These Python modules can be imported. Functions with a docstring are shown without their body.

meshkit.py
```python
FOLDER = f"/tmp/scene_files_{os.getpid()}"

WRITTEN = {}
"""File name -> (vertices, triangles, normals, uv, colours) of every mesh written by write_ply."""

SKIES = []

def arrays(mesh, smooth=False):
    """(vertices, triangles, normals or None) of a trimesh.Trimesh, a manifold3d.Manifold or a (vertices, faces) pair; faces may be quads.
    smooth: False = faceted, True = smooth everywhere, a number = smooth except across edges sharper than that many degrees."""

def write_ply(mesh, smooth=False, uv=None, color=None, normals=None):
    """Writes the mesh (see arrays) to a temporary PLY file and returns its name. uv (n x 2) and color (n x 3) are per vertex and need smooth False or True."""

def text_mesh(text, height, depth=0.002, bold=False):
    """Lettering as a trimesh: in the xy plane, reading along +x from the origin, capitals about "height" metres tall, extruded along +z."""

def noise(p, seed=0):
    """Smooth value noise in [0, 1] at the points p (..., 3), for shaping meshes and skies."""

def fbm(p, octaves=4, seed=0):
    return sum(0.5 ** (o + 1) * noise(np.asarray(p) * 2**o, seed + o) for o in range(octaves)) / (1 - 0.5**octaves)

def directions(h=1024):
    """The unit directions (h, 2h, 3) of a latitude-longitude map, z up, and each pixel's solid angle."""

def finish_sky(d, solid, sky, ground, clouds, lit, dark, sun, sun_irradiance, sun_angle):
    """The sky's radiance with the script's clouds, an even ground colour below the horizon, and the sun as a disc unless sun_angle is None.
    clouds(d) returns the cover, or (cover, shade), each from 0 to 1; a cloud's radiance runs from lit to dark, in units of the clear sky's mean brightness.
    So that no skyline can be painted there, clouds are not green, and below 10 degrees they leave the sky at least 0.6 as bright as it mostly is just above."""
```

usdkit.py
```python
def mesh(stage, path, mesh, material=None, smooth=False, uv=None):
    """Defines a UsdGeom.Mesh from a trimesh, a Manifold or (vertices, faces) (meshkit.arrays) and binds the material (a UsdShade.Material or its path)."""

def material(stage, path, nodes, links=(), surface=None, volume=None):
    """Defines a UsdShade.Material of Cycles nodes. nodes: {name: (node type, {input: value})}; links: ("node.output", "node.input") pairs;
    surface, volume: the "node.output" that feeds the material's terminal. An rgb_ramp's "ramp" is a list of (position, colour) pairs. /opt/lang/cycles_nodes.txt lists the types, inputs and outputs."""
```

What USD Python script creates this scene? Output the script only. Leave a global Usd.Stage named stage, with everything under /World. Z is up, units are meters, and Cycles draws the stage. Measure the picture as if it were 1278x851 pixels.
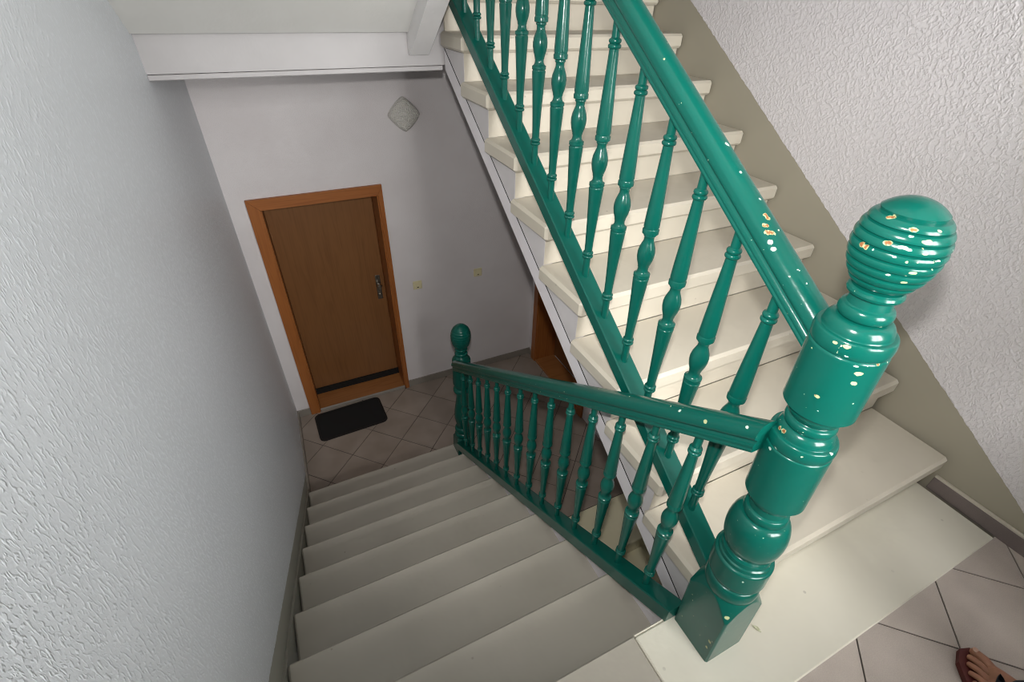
import math, random
import numpy as np
import trimesh, manifold3d as m3
from shapely.geometry import Polygon, box as sbox
from shapely import affinity
import usdkit, meshkit
from pxr import Usd, UsdGeom, UsdLux, UsdShade, Sdf, Gf, Vt

rng = random.Random(7)
stage = Usd.Stage.CreateInMemory()
UsdGeom.SetStageUpAxis(stage, UsdGeom.Tokens.z)
UsdGeom.SetStageMetersPerUnit(stage, 1.0)
WORLD = UsdGeom.Xform.Define(stage, '/World').GetPrim()
stage.SetDefaultPrim(WORLD)
UsdGeom.Scope.Define(stage, '/World/Looks')

# ------------------------------------------------------------------ camera, light
CAM = np.array([-.76, -.3986, 1.6054])
YAW, PITCH, ROLL, FPX = .4647, .6353, .0287, 595.05
EXPOSURE = 0.0
WINDOW_POWER = 29.0
FLASH_POWER = 41.0
cam = UsdGeom.Camera.Define(stage, '/World/camera')
_f = np.array([math.sin(YAW) * math.cos(PITCH), math.cos(YAW) * math.cos(PITCH), -math.sin(PITCH)])
_r = np.array([math.cos(YAW), -math.sin(YAW), 0]); _u = np.cross(_r, _f)
R_ = math.cos(ROLL) * _r + math.sin(ROLL) * _u
U_ = -math.sin(ROLL) * _r + math.cos(ROLL) * _u


def frame_matrix(right, up, fwd, pos):
    m = np.eye(4); m[0, :3], m[1, :3], m[2, :3], m[3, :3] = right, up, -np.asarray(fwd), pos
    return Gf.Matrix4d(*map(float, m.ravel()))


UsdGeom.Xformable(cam).AddTransformOp().Set(frame_matrix(R_, U_, _f, CAM))
cam.CreateHorizontalApertureAttr(36.0); cam.CreateVerticalApertureAttr(36.0 * 851 / 1278)
cam.CreateFocalLengthAttr(36.0 * FPX / 1278)
cam.CreateClippingRangeAttr(Gf.Vec2f(.02, 100)); cam.CreateExposureAttr(EXPOSURE)

# daylight through the landing window in the back wall
WX0, WX1, WZ0, WZ1, YB = -.30, 1.00, 1.05, 2.60, -2.05
win = UsdLux.RectLight.Define(stage, '/World/window_daylight')
win.CreateWidthAttr(WX1 - WX0 - .04); win.CreateHeightAttr(WZ1 - WZ0 - .04)
win.CreateIntensityAttr(WINDOW_POWER); win.CreateColorAttr(Gf.Vec3f(1.0, .99, .97))
UsdGeom.Xformable(win).AddTransformOp().Set(frame_matrix((-1, 0, 0), (0, 0, 1), (0, 1, 0), ((WX0 + WX1) / 2, YB - .16, (WZ0 + WZ1) / 2)))
# overcast sky outside
sky = UsdLux.DomeLight.Define(stage, '/World/sky')
sky.CreateIntensityAttr(1.0); sky.CreateColorAttr(Gf.Vec3f(.93, .97, 1.0))
# the camera's own flash, just above the lens
flash = UsdLux.SphereLight.Define(stage, '/World/camera_flash')
flash.CreateRadiusAttr(.022); flash.CreateIntensityAttr(FLASH_POWER); flash.CreateNormalizeAttr(True)
flash.CreateColorAttr(Gf.Vec3f(1.0, .975, .95))
sh = UsdLux.ShapingAPI.Apply(flash.GetPrim())
sh.CreateShapingConeAngleAttr(50.0); sh.CreateShapingConeSoftnessAttr(1.0)
fd = _f + .16 * R_ + .13 * U_; fd /= np.linalg.norm(fd)      # it points up the stairs
fr_ = np.cross(fd, U_); fr_ /= np.linalg.norm(fr_)
UsdGeom.Xformable(flash).AddTransformOp().Set(frame_matrix(fr_, np.cross(fr_, fd), fd, CAM + U_ * .115 - _f * .03))

# ------------------------------------------------------------------ helpers
USED = {}


def uniq(path):
    n = USED.get(path, -1) + 1
    USED[path] = n
    return path if n == 0 else f'{path}_{n:03d}'


def pathof(parent):
    return '/World' if parent is None else str(parent.GetPath())


def put(name, mesh, mat, parent=None, smooth=30):
    if isinstance(mesh, (list, tuple)) and len(mesh) and not isinstance(mesh[0], np.ndarray):
        mesh = trimesh.util.concatenate([tri(x) for x in mesh])
    return usdkit.mesh(stage, uniq(pathof(parent) + '/' + name), mesh, mat, smooth).GetPrim()


def tri(x):
    if hasattr(x, 'to_mesh'):
        mm = x.to_mesh(); return trimesh.Trimesh(mm.vert_properties[:, :3], mm.tri_verts, process=False)
    return x


def thing(name, label, cat, loc=(0, 0, 0), rotz=0, group=None, kind=None, parent=None):
    x = UsdGeom.Xform.Define(stage, uniq(pathof(parent) + '/' + name))
    if any(loc): x.AddTranslateOp().Set(Gf.Vec3d(*map(float, loc)))
    if rotz: x.AddRotateZOp().Set(float(rotz))
    return tag(x.GetPrim(), label, cat, group, kind)


def tag(o, label=None, cat=None, group=None, kind=None):
    for k, v in (('label', label), ('category', cat), ('group', group), ('kind', kind)):
        if v: o.SetCustomDataByKey(k, v)
    return o


def sub(name, parent):
    return UsdGeom.Xform.Define(stage, uniq(pathof(parent) + '/' + name)).GetPrim()


def hull(pts):
    return trimesh.Trimesh(*(lambda h: (h.vertices, h.faces))(trimesh.convex.convex_hull(np.asarray(pts, float))), process=True)


def cbox(x0, x1, y0, y1, z0, z1, c=.004):
    """chamfered box"""
    P = []
    for x, sx in ((x0, 1), (x1, -1)):
        for y, sy in ((y0, 1), (y1, -1)):
            for z, sz in ((z0, 1), (z1, -1)):
                P += [(x + sx * c, y + sy * c, z), (x + sx * c, y, z + sz * c), (x, y + sy * c, z + sz * c)]
    return hull(P)


def box(x0, x1, y0, y1, z0, z1):
    b = trimesh.creation.box([x1 - x0, y1 - y0, z1 - z0]); b.apply_translation([(x0 + x1) / 2, (y0 + y1) / 2, (z0 + z1) / 2]); return b


def ext(poly, d):
    return trimesh.creation.extrude_polygon(poly if hasattr(poly, 'exterior') else Polygon(poly), d, engine='earcut')


def ext_x(yz, x0, x1):
    """polygon in (y,z) extruded along x"""
    m = ext(yz, x1 - x0); v = m.vertices.copy()
    m.vertices = np.stack([v[:, 2] + x0, v[:, 0], v[:, 1]], 1); return m


def ext_y(xz, y0, y1):
    m = ext(xz, y1 - y0); v = m.vertices.copy()
    m.vertices = np.stack([v[:, 0], v[:, 2] + y0, v[:, 1]], 1); m.invert(); return m


def sweep_slope(profile, ys, z0, slope):
    """profile ring (x, z) carried along +y while rising by slope; ends vertical"""
    pr = np.asarray(profile, float); n = len(pr); V = []; F = []
    for y in ys:
        V += [(x, y, z + z0 + slope * (y - ys[0])) for x, z in pr]
    for i in range(len(ys) - 1):
        for k in range(n):
            a, b = i * n + k, i * n + (k + 1) % n
            F += [(a, a + n, b), (b, a + n, b + n)]
    m = trimesh.Trimesh(np.array(V), np.array(F), process=False)
    cap = ext(Polygon(pr), 1.0)
    top = [f for f in cap.faces if np.allclose(cap.vertices[f][:, 2], 1)]
    key = {tuple(np.round(p, 7)): i for i, p in enumerate(pr)}
    e = (len(ys) - 1) * n
    for f in top:
        ids = [key[tuple(np.round(cap.vertices[k][:2], 7))] for k in f]
        F.append(tuple(e + k for k in ids)); F.append(tuple(reversed(ids)))
    m = trimesh.Trimesh(np.array(V), np.array(F), process=False); m.fix_normals(); return m


def lathe(prof, sections=32):
    """prof: list of (z, r)"""
    p = np.array([(max(r, 0), z) for z, r in prof], float)
    if p[0, 0] > 0: p = np.vstack([[0, p[0, 1]], p])
    if p[-1, 0] > 0: p = np.vstack([p, [0, p[-1, 1]]])
    return trimesh.creation.revolve(p, sections=sections)


def resample(prof, step):
    out = [prof[0]]
    for a, b in zip(prof[:-1], prof[1:]):
        n = max(1, int(math.ceil(math.dist(a, b) / step)))
        out += [(a[0] + (b[0] - a[0]) * k / n, a[1] + (b[1] - a[1]) * k / n) for k in range(1, n + 1)]
    return out


def bulge(z0, z1, r0, r1, n=7):
    """half-round bead from z0 to z1: radius r0 at its ends, r1 at the middle"""
    return [(z0 + (z1 - z0) * (1 - math.cos(math.pi * k / n)) / 2, r0 + (r1 - r0) * math.sin(math.pi * k / n)) for k in range(n + 1)]


# ------------------------------------------------------------------ materials
def mat(name, nodes, links, surface='p.BSDF'):
    return usdkit.material(stage, '/World/Looks/' + name, nodes, links, surface=surface)


def plain(name, col, rough=.5, **kw):
    return mat(name, {'p': ('principled_bsdf', dict(base_color=col, roughness=rough, **kw))}, [])


def srgb(r, g, b):
    return tuple(((c / 255 + .055) / 1.055) ** 2.4 if c > 10 else c / 255 / 12.92 for c in (r, g, b))


def mottled(name, c1, c2, scale, rough=.5, bump=.0, bscale=None, detail=4, bdist=.01, stretch=(1, 1, 1), coord='position', **kw):
    n = {'g': ('geometry', {}) if coord == 'position' else ('texture_coordinate', {}),
         'm': ('mapping', {'scale': stretch}), 'n': ('noise_texture', dict(scale=scale, detail=detail)),
         'r': ('rgb_ramp', {'ramp': [(.3, c1), (.7, c2)]}),
         'p': ('principled_bsdf', dict(roughness=rough, **kw))}
    l = [('g.position' if coord == 'position' else 'g.object', 'm.vector'), ('m.vector', 'n.vector'), ('n.fac', 'r.fac'), ('r.color', 'p.base_color')]
    if bump:
        n['bn'] = ('noise_texture', dict(scale=bscale or scale * 3, detail=3)); n['b'] = ('bump', dict(strength=bump, distance=bdist))
        l += [('m.vector', 'bn.vector'), ('bn.fac', 'b.height'), ('b.normal', 'p.normal')]
    return mat(name, n, l)


def gloss_paint(name, col, wear=False):
    n = {'g': ('geometry', {}), 'n': ('noise_texture', dict(scale=60, detail=2)), 'b': ('bump', dict(strength=.05, distance=.01)),
         'p': ('principled_bsdf', dict(base_color=col, roughness=.22, coat_weight=.18, coat_roughness=.07, specular_ior_level=.34))}
    l = [('g.position', 'n.vector'), ('n.fac', 'b.height'), ('b.normal', 'p.normal')]
    if wear:
        n.update(a=('attribute', {'attribute': 'wear'}), c=('attribute', {'attribute': 'wear_color'}),
                 st=('map_range', dict(from_min=.45, from_max=.55, to_min=0, to_max=1, clamp=True)),
                 mx=('mix_color', dict(a=col)), rr=('map_range', dict(from_min=0, from_max=1, to_min=.22, to_max=.7)))
        # tiny specks of lost paint
        n.update(vn=('noise_texture', dict(scale=95, detail=1.5)), vr=('map_range', dict(from_min=.757, from_max=.772, to_min=0, to_max=1, clamp=True)),
                 sp=('mix_color', dict(b=srgb(190, 205, 170))))
        l += [('a.fac', 'st.value'), ('st.result', 'mx.fac'), ('c.color', 'mx.b'), ('g.position', 'vn.vector'), ('vn.fac', 'vr.value'), ('vr.result', 'sp.fac'),
              ('mx.result', 'sp.a'), ('sp.result', 'p.base_color'), ('st.result', 'rr.value'), ('rr.result', 'p.roughness')]
    return mat(name, n, l)


TEAL = (.002, .088, .066)
M_teal = gloss_paint('teal_gloss_paint', TEAL)
M_tealw = gloss_paint('teal_gloss_paint_worn', TEAL, True)


def wall_paint(name, upper, lower, slope, z0, wob, bscale, bstr, stretch, rough, lrough=.45, bdist=.006, dist=.6, lo=.44, hi=.62, fleck_glint=1.0):
    """rough plaster above a sloping painted border (z = z0 + slope*y), smooth paint below it"""
    n = {'g': ('geometry', {}), 'm': ('mapping', {'scale': stretch}), 's': ('separate_xyz', {}),
         'ly': ('math', dict(math_type='multiply_add', value2=-slope, value3=-z0)), 'd': ('math', dict(math_type='add')),
         'wn': ('noise_texture', dict(scale=45, detail=2)), 'w2': ('math', dict(math_type='multiply_add', value2=wob, value3=-wob / 2)),
         'd2': ('math', dict(math_type='add')), 'k': ('map_range', dict(from_min=-.001, from_max=.001, to_min=0, to_max=1, clamp=True)),
         'n1': ('noise_texture', dict(scale=bscale, detail=2.5, roughness=.55, distortion=dist)),
         'rp': ('map_range', dict(from_min=lo, from_max=hi, to_min=0, to_max=1, clamp=True)),
         'fine': ('noise_texture', dict(scale=260, detail=2)), 'fm': ('math', dict(math_type='multiply_add', value2=.22)),
         'hm': ('math', dict(math_type='multiply')), 'b': ('bump', dict(strength=bstr, distance=bdist)),
         'cn': ('noise_texture', dict(scale=1.7, detail=4)), 'cr': ('rgb_ramp', {'ramp': [(.3, tuple(c * .95 for c in upper)), (.7, upper)]}),
         'pl': ('mix_color', dict(b=tuple(min(1, c * fleck_glint) for c in upper))), 'mx': ('mix_color', dict(a=lower)), 'mr': ('mix_float', dict(a=lrough, b=rough)),
         'p': ('principled_bsdf', dict(specular_ior_level=.5))}
    l = [('g.position', 'm.vector'), ('g.position', 's.vector'), ('s.y', 'ly.value1'), ('s.z', 'd.value1'), ('ly.value', 'd.value2'), ('g.position', 'wn.vector'),
         ('wn.fac', 'w2.value1'), ('w2.value', 'd2.value1'), ('d.value', 'd2.value2'), ('d2.value', 'k.value'),
         ('m.vector', 'n1.vector'), ('n1.fac', 'rp.value'), ('g.position', 'fine.vector'), ('fine.fac', 'fm.value1'), ('rp.result', 'fm.value3'),
         ('fm.value', 'hm.value1'), ('k.result', 'hm.value2'), ('hm.value', 'b.height'), ('b.normal', 'p.normal'),
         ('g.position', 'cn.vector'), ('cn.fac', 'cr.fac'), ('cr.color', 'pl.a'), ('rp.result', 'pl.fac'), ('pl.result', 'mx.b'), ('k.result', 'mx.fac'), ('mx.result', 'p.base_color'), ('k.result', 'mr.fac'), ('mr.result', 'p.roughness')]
    return mat(name, n, l)


T, RISE = .2748, .18
SL = RISE / T
DADO = srgb(158, 152, 136)
M_wl = wall_paint('left_wall_plaster', srgb(210, 214, 218), srgb(150, 149, 138), -.68, .135, .012, 165, .46, (1, 1, .42), .40, bdist=.006, dist=.3, lo=.52, hi=.64, fleck_glint=1.09)  # raised flecks lightened: gloss highlights put into the base colour
M_wr = wall_paint('right_wall_plaster', srgb(216, 212, 214), DADO, SL, .18 + .05 * SL + .132, .012, 86, .42, (1, 1, .8), .6)
M_wf = mottled('far_wall_woodchip', srgb(214, 208, 208), srgb(221, 216, 216), 3, .7, .35, 160, bdist=.004)
M_wb = mottled('back_wall_paint', srgb(205, 203, 200), srgb(214, 212, 208), 2, .7, .3, 120, bdist=.004)
M_fascia_shade = mottled('fascia_painted_shade', srgb(166, 163, 163), srgb(174, 171, 171), 4, .55, .12, 70, bdist=.004)  # darker than the soffit paint: its dimmer lighting is put into the colour
M_white = mottled('white_emulsion', srgb(214, 212, 211), srgb(224, 222, 221), 4, .55, .12, 70, bdist=.004)
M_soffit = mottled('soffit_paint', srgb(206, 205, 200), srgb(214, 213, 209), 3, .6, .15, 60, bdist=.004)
M_stringer = mottled('stringer_paint', srgb(212, 207, 210), srgb(222, 218, 220), 6, .45, .12, 80, bdist=.003)


M_cheek = mottled('cheek_paint', srgb(188, 184, 184), srgb(200, 196, 196), 7, .5, .12, 80, bdist=.003)


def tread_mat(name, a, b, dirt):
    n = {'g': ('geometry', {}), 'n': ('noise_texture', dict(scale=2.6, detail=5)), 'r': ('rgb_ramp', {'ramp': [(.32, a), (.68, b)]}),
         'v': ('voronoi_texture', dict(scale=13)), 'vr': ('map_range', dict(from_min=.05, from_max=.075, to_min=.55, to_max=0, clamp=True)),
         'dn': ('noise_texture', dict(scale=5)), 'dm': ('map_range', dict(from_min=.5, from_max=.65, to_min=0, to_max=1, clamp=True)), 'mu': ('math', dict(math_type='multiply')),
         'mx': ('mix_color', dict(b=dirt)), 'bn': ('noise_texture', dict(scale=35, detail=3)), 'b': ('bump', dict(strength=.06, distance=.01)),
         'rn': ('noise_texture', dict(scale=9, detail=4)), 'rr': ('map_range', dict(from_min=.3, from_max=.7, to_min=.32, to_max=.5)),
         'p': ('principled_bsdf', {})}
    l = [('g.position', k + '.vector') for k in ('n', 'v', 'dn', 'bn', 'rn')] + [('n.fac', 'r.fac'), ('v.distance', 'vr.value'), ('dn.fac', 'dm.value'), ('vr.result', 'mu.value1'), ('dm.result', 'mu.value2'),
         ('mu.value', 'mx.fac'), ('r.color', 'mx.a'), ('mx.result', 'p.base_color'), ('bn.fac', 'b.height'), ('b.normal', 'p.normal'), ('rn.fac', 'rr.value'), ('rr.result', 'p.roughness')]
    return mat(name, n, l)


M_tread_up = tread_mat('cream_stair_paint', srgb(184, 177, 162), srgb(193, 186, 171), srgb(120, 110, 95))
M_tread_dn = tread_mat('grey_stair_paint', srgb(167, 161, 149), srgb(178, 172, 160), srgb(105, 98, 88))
M_base_st = tread_mat('basement_stair_paint', srgb(232, 224, 190), srgb(238, 231, 200), srgb(105, 98, 88))
M_strip = tread_mat('landing_slab_paint', srgb(212, 208, 192), srgb(221, 217, 202), srgb(90, 84, 72))


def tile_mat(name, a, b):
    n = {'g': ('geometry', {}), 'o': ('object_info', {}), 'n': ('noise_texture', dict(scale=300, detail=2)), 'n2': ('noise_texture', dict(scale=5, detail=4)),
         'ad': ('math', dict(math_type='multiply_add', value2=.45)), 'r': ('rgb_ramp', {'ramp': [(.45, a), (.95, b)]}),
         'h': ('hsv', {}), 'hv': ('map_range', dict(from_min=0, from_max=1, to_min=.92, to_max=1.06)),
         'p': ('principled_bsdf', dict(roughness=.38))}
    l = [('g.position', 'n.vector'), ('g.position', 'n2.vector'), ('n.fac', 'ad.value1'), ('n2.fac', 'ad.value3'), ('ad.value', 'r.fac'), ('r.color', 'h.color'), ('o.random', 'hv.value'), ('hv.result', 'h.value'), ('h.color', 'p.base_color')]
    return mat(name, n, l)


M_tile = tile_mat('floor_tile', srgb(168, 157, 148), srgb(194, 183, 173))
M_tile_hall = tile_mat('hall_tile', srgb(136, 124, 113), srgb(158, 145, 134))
M_grout = plain('grout', srgb(92, 84, 80), .85)
M_grout2 = plain('hall_grout', srgb(78, 68, 63), .85)
M_skirt = tile_mat('skirting_tile', srgb(128, 121, 112), srgb(146, 139, 130))
M_skirt_d = tile_mat('skirting_tile_dark', srgb(104, 94, 92), srgb(124, 113, 110))


def wood(name, a, b, rough=.4, stretch=(22, 22, 1.1)):
    n = {'g': ('geometry', {}), 'm': ('mapping', {'scale': stretch}), 'n': ('noise_texture', dict(scale=1.6, detail=6, distortion=1.1)),
         'r': ('rgb_ramp', {'ramp': [(.3, a), (.52, b), (.7, tuple(x * .8 + y * .2 for x, y in zip(a, b)))]}),
         'f': ('noise_texture', dict(scale=9, detail=3)), 'b': ('bump', dict(strength=.1, distance=.004)), 'p': ('principled_bsdf', dict(roughness=rough))}
    l = [('g.position', 'm.vector'), ('m.vector', 'n.vector'), ('n.fac', 'r.fac'), ('r.color', 'p.base_color'), ('m.vector', 'f.vector'), ('f.fac', 'b.height'), ('b.normal', 'p.normal')]
    return mat(name, n, l)


M_leaf = wood('door_leaf_veneer', srgb(116, 76, 42), srgb(128, 86, 49))
M_frame = wood('door_frame_veneer', srgb(140, 81, 37), srgb(160, 97, 47))
M_frame_h = wood('door_head_veneer', srgb(140, 81, 37), srgb(160, 97, 47), stretch=(1.1, 22, 22))
M_sill = wood('door_sill_veneer', srgb(140, 88, 46), srgb(160, 106, 60), stretch=(1.1, 22, 22))
M_gap_shade = plain('gap_shade_black', (.006, .005, .004), .9)  # near-black, stands in for shade inside gaps and seams
M_metal = plain('brushed_nickel', (.42, .40, .36), .32, metallic=1.0)
M_plastic = plain('ivory_plastic', srgb(216, 206, 168), .35)
M_mat = mottled('doormat_fibre', (.004, .004, .004), (.016, .015, .015), 400, .95, .8, 500, bdist=.006)
M_rubber = plain('black_rubber', (.006, .006, .006), .6)
M_winframe = plain('window_frame_white', srgb(225, 225, 222), .4)

# ------------------------------------------------------------------ setting
UPPER = 1.62          # upper floor level (landing is z = 0, hall floor is z = -1.62)
HALL = -1.62
XR, XRH, YF, ZTOP = 1.345, 1.28, 3.245, 4.5
xl = lambda y: -1.172 + .018 * y
YE = .62              # nosings: up flight U_k at y = -.0495 + (k-1)*T ; down flight N_k at y = k*T (z = -k*RISE)


def struct(o, label=None): return tag(o, label, None, None, 'structure')


v = [(xl(YB), YB), (xl(YF + .5), YF + .5), (xl(YF + .5) - .2, YF + .5), (xl(YB) - .2, YB)]
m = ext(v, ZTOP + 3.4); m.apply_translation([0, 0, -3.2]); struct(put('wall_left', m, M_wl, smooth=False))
# right wall: full thickness above the flight, a slightly thicker base in the lower hall with a door opening
D2Y0, D2Y1, D2Z = 2.22, 3.10, .45
def man(t): return m3.Manifold(m3.Mesh(np.asarray(t.vertices, np.float32), np.asarray(t.faces, np.uint32)))


hole = m3.Manifold.cube([.32, D2Y1 - D2Y0, D2Z - HALL + 1e-4]).translate([XRH - .01, D2Y0, HALL])
struct(put('wall_right', m3.Manifold.cube([.3, YF + .5 - YB, ZTOP + .5]).translate([XR, YB, -.5]) - hole, M_wr, smooth=False))
lo_ = lambda y: .18 + (y + .0495) * SL - .362
lower = man(ext_x([(YB, -3.2), (YF + .5, -3.2), (YF + .5, 1.27), (2.16, 1.27), (2.0, lo_(2.0)), (0.05, lo_(.05)), (0.05, -.36), (YB, -.36)], XRH, XRH + .4)) - hole
struct(put('wall_hall_right', lower, M_wf, smooth=False))
far = m3.Manifold.cube([3.2, .5, ZTOP + 3.2]).translate([-1.5, YF, -3.2]) - m3.Manifold.cube([.835, .30, 1.95]).translate([-.935, YF - .01, HALL])
struct(put('wall_far', far, M_wf, smooth=False))
back = m3.Manifold.cube([3.2, .3, ZTOP + 3.2]).translate([-1.5, YB - .3, -3.2]) - m3.Manifold.cube([WX1 - WX0, 1, WZ1 - WZ0]).translate([WX0, YB - .6, WZ0])
struct(put('wall_back', back, M_wb, smooth=False))
struct(put('ceiling', box(-1.6, 1.7, YB - .3, YF + .5, ZTOP, ZTOP + .2), M_white, smooth=False))

# window in the back wall
w1 = sub('window_1', None); struct(w1)
fr = [box(WX0, WX1, YB - .12, YB - .06, WZ0, WZ0 + .06), box(WX0, WX1, YB - .12, YB - .06, WZ1 - .06, WZ1),
      box(WX0, WX0 + .06, YB - .12, YB - .06, WZ0, WZ1), box(WX1 - .06, WX1, YB - .12, YB - .06, WZ0, WZ1)]
xm = (WX0 + WX1) / 2
fr += [box(xm - .04, xm + .04, YB - .12, YB - .06, WZ0, WZ1)]
put('window_frame', m3.Manifold.batch_boolean([m3.Manifold(m3.Mesh(np.asarray(q.vertices, np.float32), np.asarray(q.faces, np.uint32))) for q in fr], m3.OpType.Add), M_winframe, w1, False)
M_pane = mat('window_pane', {'t': ('transparent_bsdf', {}), 'g': ('glossy_bsdf', {'roughness': .02}), 'f': ('fresnel', {}), 'x': ('mix_closure', {})},
             [('f.fac', 'x.fac'), ('t.BSDF', 'x.closure1'), ('g.BSDF', 'x.closure2')], 'x.closure')
for a, b in ((WX0 + .06, xm - .04), (xm + .04, WX1 - .06)):
    put('pane', box(a, b, YB - .092, YB - .088, WZ0 + .06, WZ1 - .06), M_pane, w1, False)
put('window_sill', cbox(WX0 - .04, WX1 + .04, YB - .06, YB + .12, WZ0 - .03, WZ0, .005), M_winframe, w1)

# upper floor slab over the hall, its soffit and the next flight's underside
SLY, SLZ = 2.17, 1.275
struct(put('ceiling_hall', box(xl(2.7) - .02, 1.345, SLY + .012, YF, SLZ + .022, UPPER), M_fascia_shade, smooth=False))
t1 = struct(put('trim_1', [cbox(xl(SLY), .105, SLY + .002, SLY + .06, SLZ, SLZ + .020, .003)], M_fascia_shade, smooth=False))
n_ = lambda y, off: 1.437 + (SLY - y) * SL + off
Y2 = -.05
soff = ext_x([(SLY + .03, 1.45), (SLY - .02, 1.437), (Y2, n_(Y2, 0)), (Y2, n_(Y2, .3)), (SLY + .03, 1.437 + .3)], -1.21, -.055)
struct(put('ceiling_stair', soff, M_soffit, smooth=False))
st = ext_x([(SLY + .01, 1.345), (SLY - .02, 1.345), (Y2, n_(Y2, -.085)), (Y2, n_(Y2, .42)), (SLY + .01, 1.85)], -.06, .03)
struct(put('trim_2', st, M_white, smooth=False))
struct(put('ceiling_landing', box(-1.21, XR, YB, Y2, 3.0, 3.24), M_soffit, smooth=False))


# floors with single tiles
def tiled_floor(name, region, z, u0, v0, gap, mt, mg, size=.30, thick=.009):
    fl = sub(name, None); struct(fl)
    sl = ext(region, .2); sl.apply_translation([0, 0, z - .2 - thick * .35]); put('screed', sl, mg, fl, False)
    c = 1 / math.sqrt(2); inn = region.buffer(-.001)
    for i in range(-14, 15):
        for j in range(-14, 15):
            a, b = u0 + i * size, v0 + j * size      # u=(x+y)/√2, v=(y-x)/√2
            q = [(a + gap / 2, b + gap / 2), (a + size - gap / 2, b + gap / 2), (a + size - gap / 2, b + size - gap / 2), (a + gap / 2, b + size - gap / 2)]
            P = Polygon([((u - w) * c, (u + w) * c) for u, w in q]).intersection(inn)
            for g in getattr(P, 'geoms', [P]):
                if g.geom_type != 'Polygon' or g.area < .0006: continue
                dz = rng.uniform(-.0006, .0006)
                tt = ext(g, thick); tt.apply_translation([0, 0, z - thick + dz])
                gi = g.buffer(-.0015)
                put('tile', tt, mt, fl, False)
    return fl


STRIP_Y = -.297
R1 = Polygon([(xl(0), YB), (XR, YB), (XR, STRIP_Y + .004), (xl(0), STRIP_Y + .004)])
tiled_floor('floor_landing', R1, 0, .235, -.28, .005, M_tile, M_grout)
R2 = Polygon([(xl(2.2), 2.215), (.115, 2.215), (.115, 1.305), (XRH, 1.305), (XRH, YF), (xl(YF), YF)])
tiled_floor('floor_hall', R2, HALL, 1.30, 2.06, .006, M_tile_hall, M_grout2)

# skirting
struct(put('baseboard_far', [cbox(-.072, XRH, YF - .012, YF + .001, HALL, HALL + .075, .002), cbox(xl(YF), -1.003, YF - .012, YF + .001, HALL, HALL + .075, .002)], M_skirt, smooth=False))
b = ext([(xl(2.3) - .01, 2.3), (xl(YF) - .01, YF), (xl(YF) + .012, YF), (xl(2.3) + .012, 2.3)], .075); b.apply_translation([0, 0, HALL])
struct(put('baseboard_left', b, M_skirt, smooth=False))
bb = sub('baseboard_right', None); struct(bb)
put('skirting_tile', cbox(XR - .012, XR, YB, -.05, 0, .066, .002), M_skirt_d, bb, False)
put('top_bead', cbox(XR - .014, XR, YB, -.05, .066, .076, .002), M_tread_up, bb, False)
struct(put('baseboard_hall', [cbox(XRH - .012, XRH, 3.17, YF, HALL, HALL + .075, .002)], M_skirt, smooth=False))

# ------------------------------------------------------------------ doors
d1 = sub('door_1', None); struct(d1, 'brown veneered flat door in deep wooden frame behind the black doormat')
fx0, fx1, fz = -1.002, -.074, .408
ax0, ax1, az = -.925, -.108, .33
y0 = YF - .022


def mitre(yz=None):
    return


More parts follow.
